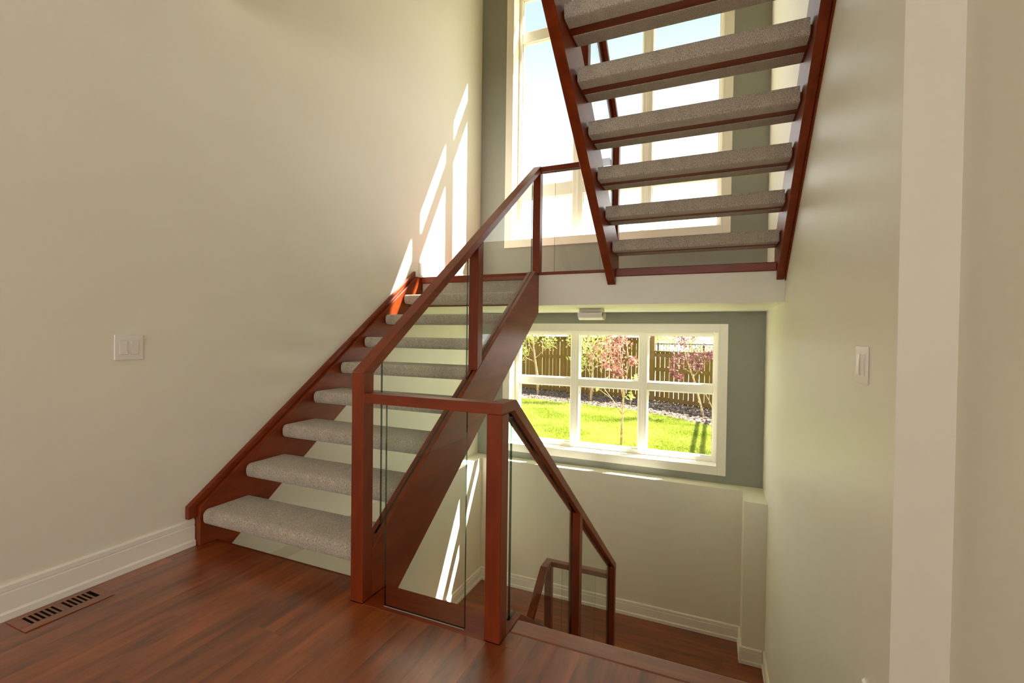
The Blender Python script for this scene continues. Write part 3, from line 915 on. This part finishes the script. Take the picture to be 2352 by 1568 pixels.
# fences
def fence(A, B2, height, pw, gap, label, posts, label_cat='fence'):
    d = (B2 - A)
    L_ = d.length
    d.normalize()
    nrm = Vector((d.y, -d.x, 0))          # faces the house
    root = thing('wood_fence', (A.x, A.y, GZ), label, label_cat, 'garden wood fences')
    ang = math.atan2(d.y, d.x)
    def place(nm, s0, s1, n0, n1, z0, z1):
        v, f = box_vf((s0, s1), (n0, n1), (z0, z1))
        c = [(A + d * p[0] + nrm * (-p[1]))[:2] + (p[2],) if False else
             (A.x + d.x * p[0] - nrm.x * p[1], A.y + d.y * p[0] - nrm.y * p[1], p[2]) for p in v]
        v, f = bevel_vf(c, f, 0)
        return link(nm, v, f, M['cedar'], root)
    s = 0.0
    rr = random.Random(int(L_ * 100))
    while s + pw * 0.4 < L_:
        place('picket', s, s + pw, 0.0, 0.018, GZ + 0.06 + rr.uniform(-.01, .01), GZ + height - 0.03)
        s += pw + gap * rr.uniform(0.6, 1.4)
    for z in (GZ + 0.10, GZ + height * 0.62, GZ + height - 0.16):
        place('rail', 0, L_, -0.038, 0.0, z, z + 0.10)
    place('cap_rail', 0, L_, -0.06, 0.07, GZ + height - 0.03, GZ + height + 0.008)
    for s in posts:
        place('post', s, s + 0.12, -0.12, -0.0385, GZ - 0.05, GZ + height + 0.10)
    return root
fence(FA, FB_, 1.83, 0.122, 0.012, 'tall brown picket fence at the back of the garden, behind the leafy young trees', [2.4, 4.9, 7.57])
fence(FB_ + (FC_ - FB_).normalized() * 0.13, FC_, 1.47, 0.130, 0.020, 'lower brown picket fence section stepping down from the tall fence post', [2.4, 4.8])

# black iron railing beyond the low fence
ir = thing('iron_fence', (-2.0, 26, GZ), 'thin black iron railing beyond the wooden garden fence', 'fence')
for z in (0.30, 0.72):
    box('rail', (-5, 6), (25.98, 26.02), (z, z + 0.05), M['iron'], ir)
i0 = 0
xx = -5.0
while xx <= 6.0:
    post = i0 % 16 == 0
    w_ = 0.04 if post else 0.012
    box('post' if post else 'baluster', (xx - w_, xx + w_), (26.02 if not post else 25.94, 26.044 if not post else 25.979), (GZ - 0.07, 0.80 if post else 0.76), M['iron'], ir)
    xx += 0.14
    i0 += 1

# trees
def leaves_vf(rng, centers, n, size):
    V, Fc = [], []
    for _ in range(n):
        c, r = rng.choice(centers)
        p = Vector(c) + Vector((rng.gauss(0, .42), rng.gauss(0, .42), rng.gauss(0, .42))) * r
        a = Vector((rng.gauss(0, 1), rng.gauss(0, 1), rng.gauss(0, 1))).normalized()
        b2 = a.orthogonal().normalized()
        c2 = a.cross(b2)
        s = size * rng.uniform(0.6, 1.25)
        k0 = len(V)
        V += [tuple(p - a * s), tuple(p + b2 * s * .45 + c2 * s * .12), tuple(p + a * s), tuple(p - b2 * s * .45 + c2 * s * .12)]
        Fc += [(k0, k0 + 1, k0 + 2), (k0, k0 + 2, k0 + 3)]
    return V, Fc
def tree(name, base, trunk, branches, clusters, n, size, leaf, label, seed, extra=None):
    rng = random.Random(seed)
    root = thing(name, (base[0], base[1], GZ), label, 'tree', 'young garden trees')
    off = Vector((base[0], base[1], GZ))
    P = [off + Vector(p) for p, _ in trunk]
    v, f = tube_vf(P, [r for _, r in trunk], 8)
    link('trunk', v, f, M['bark'], root, True)
    for pts, r0 in branches:
        P = [off + Vector(p) for p in pts]
        v, f = tube_vf(P, [r0 * (1 - 0.7 * i / (len(P) - 1)) for i in range(len(P))], 6)
        link('branch', v, f, M['bark'], root, True)
    for cl, nn, sz, lf in [(clusters, n, size, leaf)] + (extra or []):
        v, f = leaves_vf(rng, [(off + Vector(c), r) for c, r in cl], nn, sz)
        tag(link('foliage', v, f, lf, root), kind='stuff')
    return root
# slender tree by the tall fence
tree('young_tree', (-4.914, 13.45), [((0, 0, -.03), .045), ((-.03, 0, .6), .038), ((-.12, 0, 1.15), .03), ((-.20, 0, 1.7), .022), ((-.24, 0, 2.4), .010)],
     [([(-.10, 0, 1.05), (-.35, -.05, 1.15), (-.62, -.05, 1.42)], .018), ([(-.12, 0, 1.15), (.10, 0, 1.35), (.36, 0, 1.55)], .016),
      ([(-.15, 0, 1.3), (-.32, 0, 1.6), (-.40, 0, 2.0)], .014), ([(-.18, 0, 1.5), (0, 0, 1.8), (.12, 0, 2.2)], .012)],
     [((-.55, 0, 1.35), .32), ((-.6, 0, 1.75), .38), ((-.3, 0, 1.85), .35), ((.05, 0, 1.9), .35), ((.35, 0, 1.65), .25), ((-.2, 0, 2.3), .4), ((.2, 0, 2.1), .3)],
     850, 0.046, M['leaf_g'], 'slender young tree with sparse yellow-green leaves against the tall fence', 11)
# near crab apple in front of the middle panes
tree('young_tree', (-1.443, 8.10), [((0, 0, -.03), .021), ((.01, 0, .35), .018), ((.02, 0, .62), .017), ((.03, 0, .9), .012), ((0, 0, 1.3), .009), ((-.1, 0, 2.1), .005)],
     [([(.02, 0, .52), (-.16, 0, .78), (-.42, 0, 1.10)], .011), ([(.03, 0, .72), (.06, 0, .95), (.12, 0, 1.15)], .009), ([(.03, 0, .8), (-.05, 0, 1.1), (-.22, 0, 1.5)], .010),
      ([(.03, 0, .55), (.14, 0, .64), (.16, 0, .80)], .007), ([(.02, 0, .95), (.12, 0, 1.4), (.05, 0, 1.9)], .008), ([(-.16, 0, .78), (-.36, 0, .92), (-.5, 0, .95)], .006)],
     [((-.10, 0, 1.55), .22), ((-.25, 0, 1.75), .25), ((-.40, 0, 1.55), .22), ((-.02, 0, 1.80), .2), ((-.18, 0, 1.35), .18), ((-.30, 0, 2.05), .3), ((-.05, 0, 1.25), .15), ((.18, 0, 1.45), .08)],
     820, 0.036, M['leaf_p'], 'near young tree with pinkish purple leaves and a thin trunk on the lawn', 12,
     [([((-.42, 0, .98), .10), ((-.3, 0, 1.08), .08), ((.25, 0, 1.15), .10), ((.15, 0, .85), .06), ((-.5, 0, 1.7), .2)], 120, 0.035, M['leaf_g'])])
# leafy green shrub tree behind it
tree('young_tree', (-3.15, 12.9), [((0, 0, -.03), .04), ((.03, 0, .7), .03), ((.05, 0, 1.4), .02), ((.05, 0, 2.2), .01)],
     [([(.03, 0, .7), (-.2, 0, 1.1), (-.4, 0, 1.5)], .014), ([(.04, 0, .9), (.3, 0, 1.3), (.5, 0, 1.7)], .014)],
     [((-.35, 0, 1.1), .3), ((-.2, 0, 1.5), .4), ((.2, 0, 1.4), .35), ((0, 0, 1.9), .45), ((.4, 0, 1.8), .35), ((-.45, 0, 1.8), .3)],
     1100, 0.055, M['leaf_g'], 'bushy young tree with dense green leaves behind the pinkish purple tree', 13)
# dark purple leaning tree at the right
tree('young_tree', (-0.18, 11.45), [((0, 0, -.03), .022), ((-.12, 0, .45), .02), ((-.26, 0, .95), .018), ((-.42, 0, 1.4), .014), ((-.55, 0, 2.2), .007)],
     [([(.28, 0, -.03), (.08, 0, .45), (-.16, 0, .90)], .012), ([(-.26, 0, .95), (-.05, 0, 1.25), (.12, 0, 1.5)], .010), ([(-.30, 0, 1.05), (-.55, 0, 1.2), (-.75, 0, 1.6)], .010), ([(-.42, 0, 1.4), (-.3, 0, 1.75), (-.25, 0, 2.1)], .008)],
     [((-.70, 0, 1.05), .14), ((-.55, 0, .95), .10), ((-.62, 0, 1.35), .22), ((-.30, 0, 1.40), .22), ((-.05, 0, 1.45), .2), ((.12, 0, 1.50), .12), ((-.5, 0, 1.75), .22), ((-.35, 0, 1.95), .22), ((-.55, 0, 2.2), .25), ((-.18, 0, 1.2), .14)],
     1100, 0.036, M['leaf_d'], 'leaning young tree with dark purple leaves in front of the lower fence', 14)
# made-up frame added out of view to throw the ladder shadow on the grass
tr = thing('ladder_shadow_caster', (1.40, 11.0, GZ), 'made-up wooden frame on the lawn, added unseen to cast a ladder-like shadow', 'shadow caster')
HA = GZ + 2.4
for xx in (1.33, 1.48):
    box('beam', (xx - 0.022, xx + 0.022), (9.2, 12.3), (HA, HA + 0.06), M['bark'], tr)
for yy in (9.6, 11.9):
    box('cross_tie', (1.14, 1.67), (yy - 0.02, yy + 0.02), (HA + 0.0602, HA + 0.10), M['bark'], tr)
for yy in (9.25, 12.25):
    for xx in (1.33, 1.48):
        box('post', (xx - 0.02, xx + 0.02), (yy - 0.02, yy + 0.02), (GZ - 0.02, HA - 0.0002), M['bark'], tr)
# shrubs far beyond the fence
for i, (xx, yy, rr_, hh_) in enumerate(((-3.4, 33, 1.3, 2.4), (-0.6, 36, 1.5, 2.2), (2.2, 34, 1.4, 2.6), (4.8, 37, 1.6, 2.4))):
    rng = random.Random(40 + i)
    root = thing('shrub', (xx, yy, GZ - 0.06), 'pale green shrub far beyond the iron railing', 'shrub', 'shrubs beyond the railing')
    v, f = tube_vf([(xx, yy, GZ - 0.1), (xx, yy, GZ + hh_ * .6)], [.06, .03], 6)
    link('stem', v, f, M['bark'], root, True)
    cl = [((xx + rng.gauss(0, .5) * rr_, yy + rng.gauss(0, .4) * rr_, GZ + hh_ * rng.uniform(.3, .9)), rr_ * .6) for _ in range(7)]
    v, f = leaves_vf(rng, cl, 900, 0.12)
    tag(link('foliage', v, f, M['leaf_g'], root), kind='stuff')
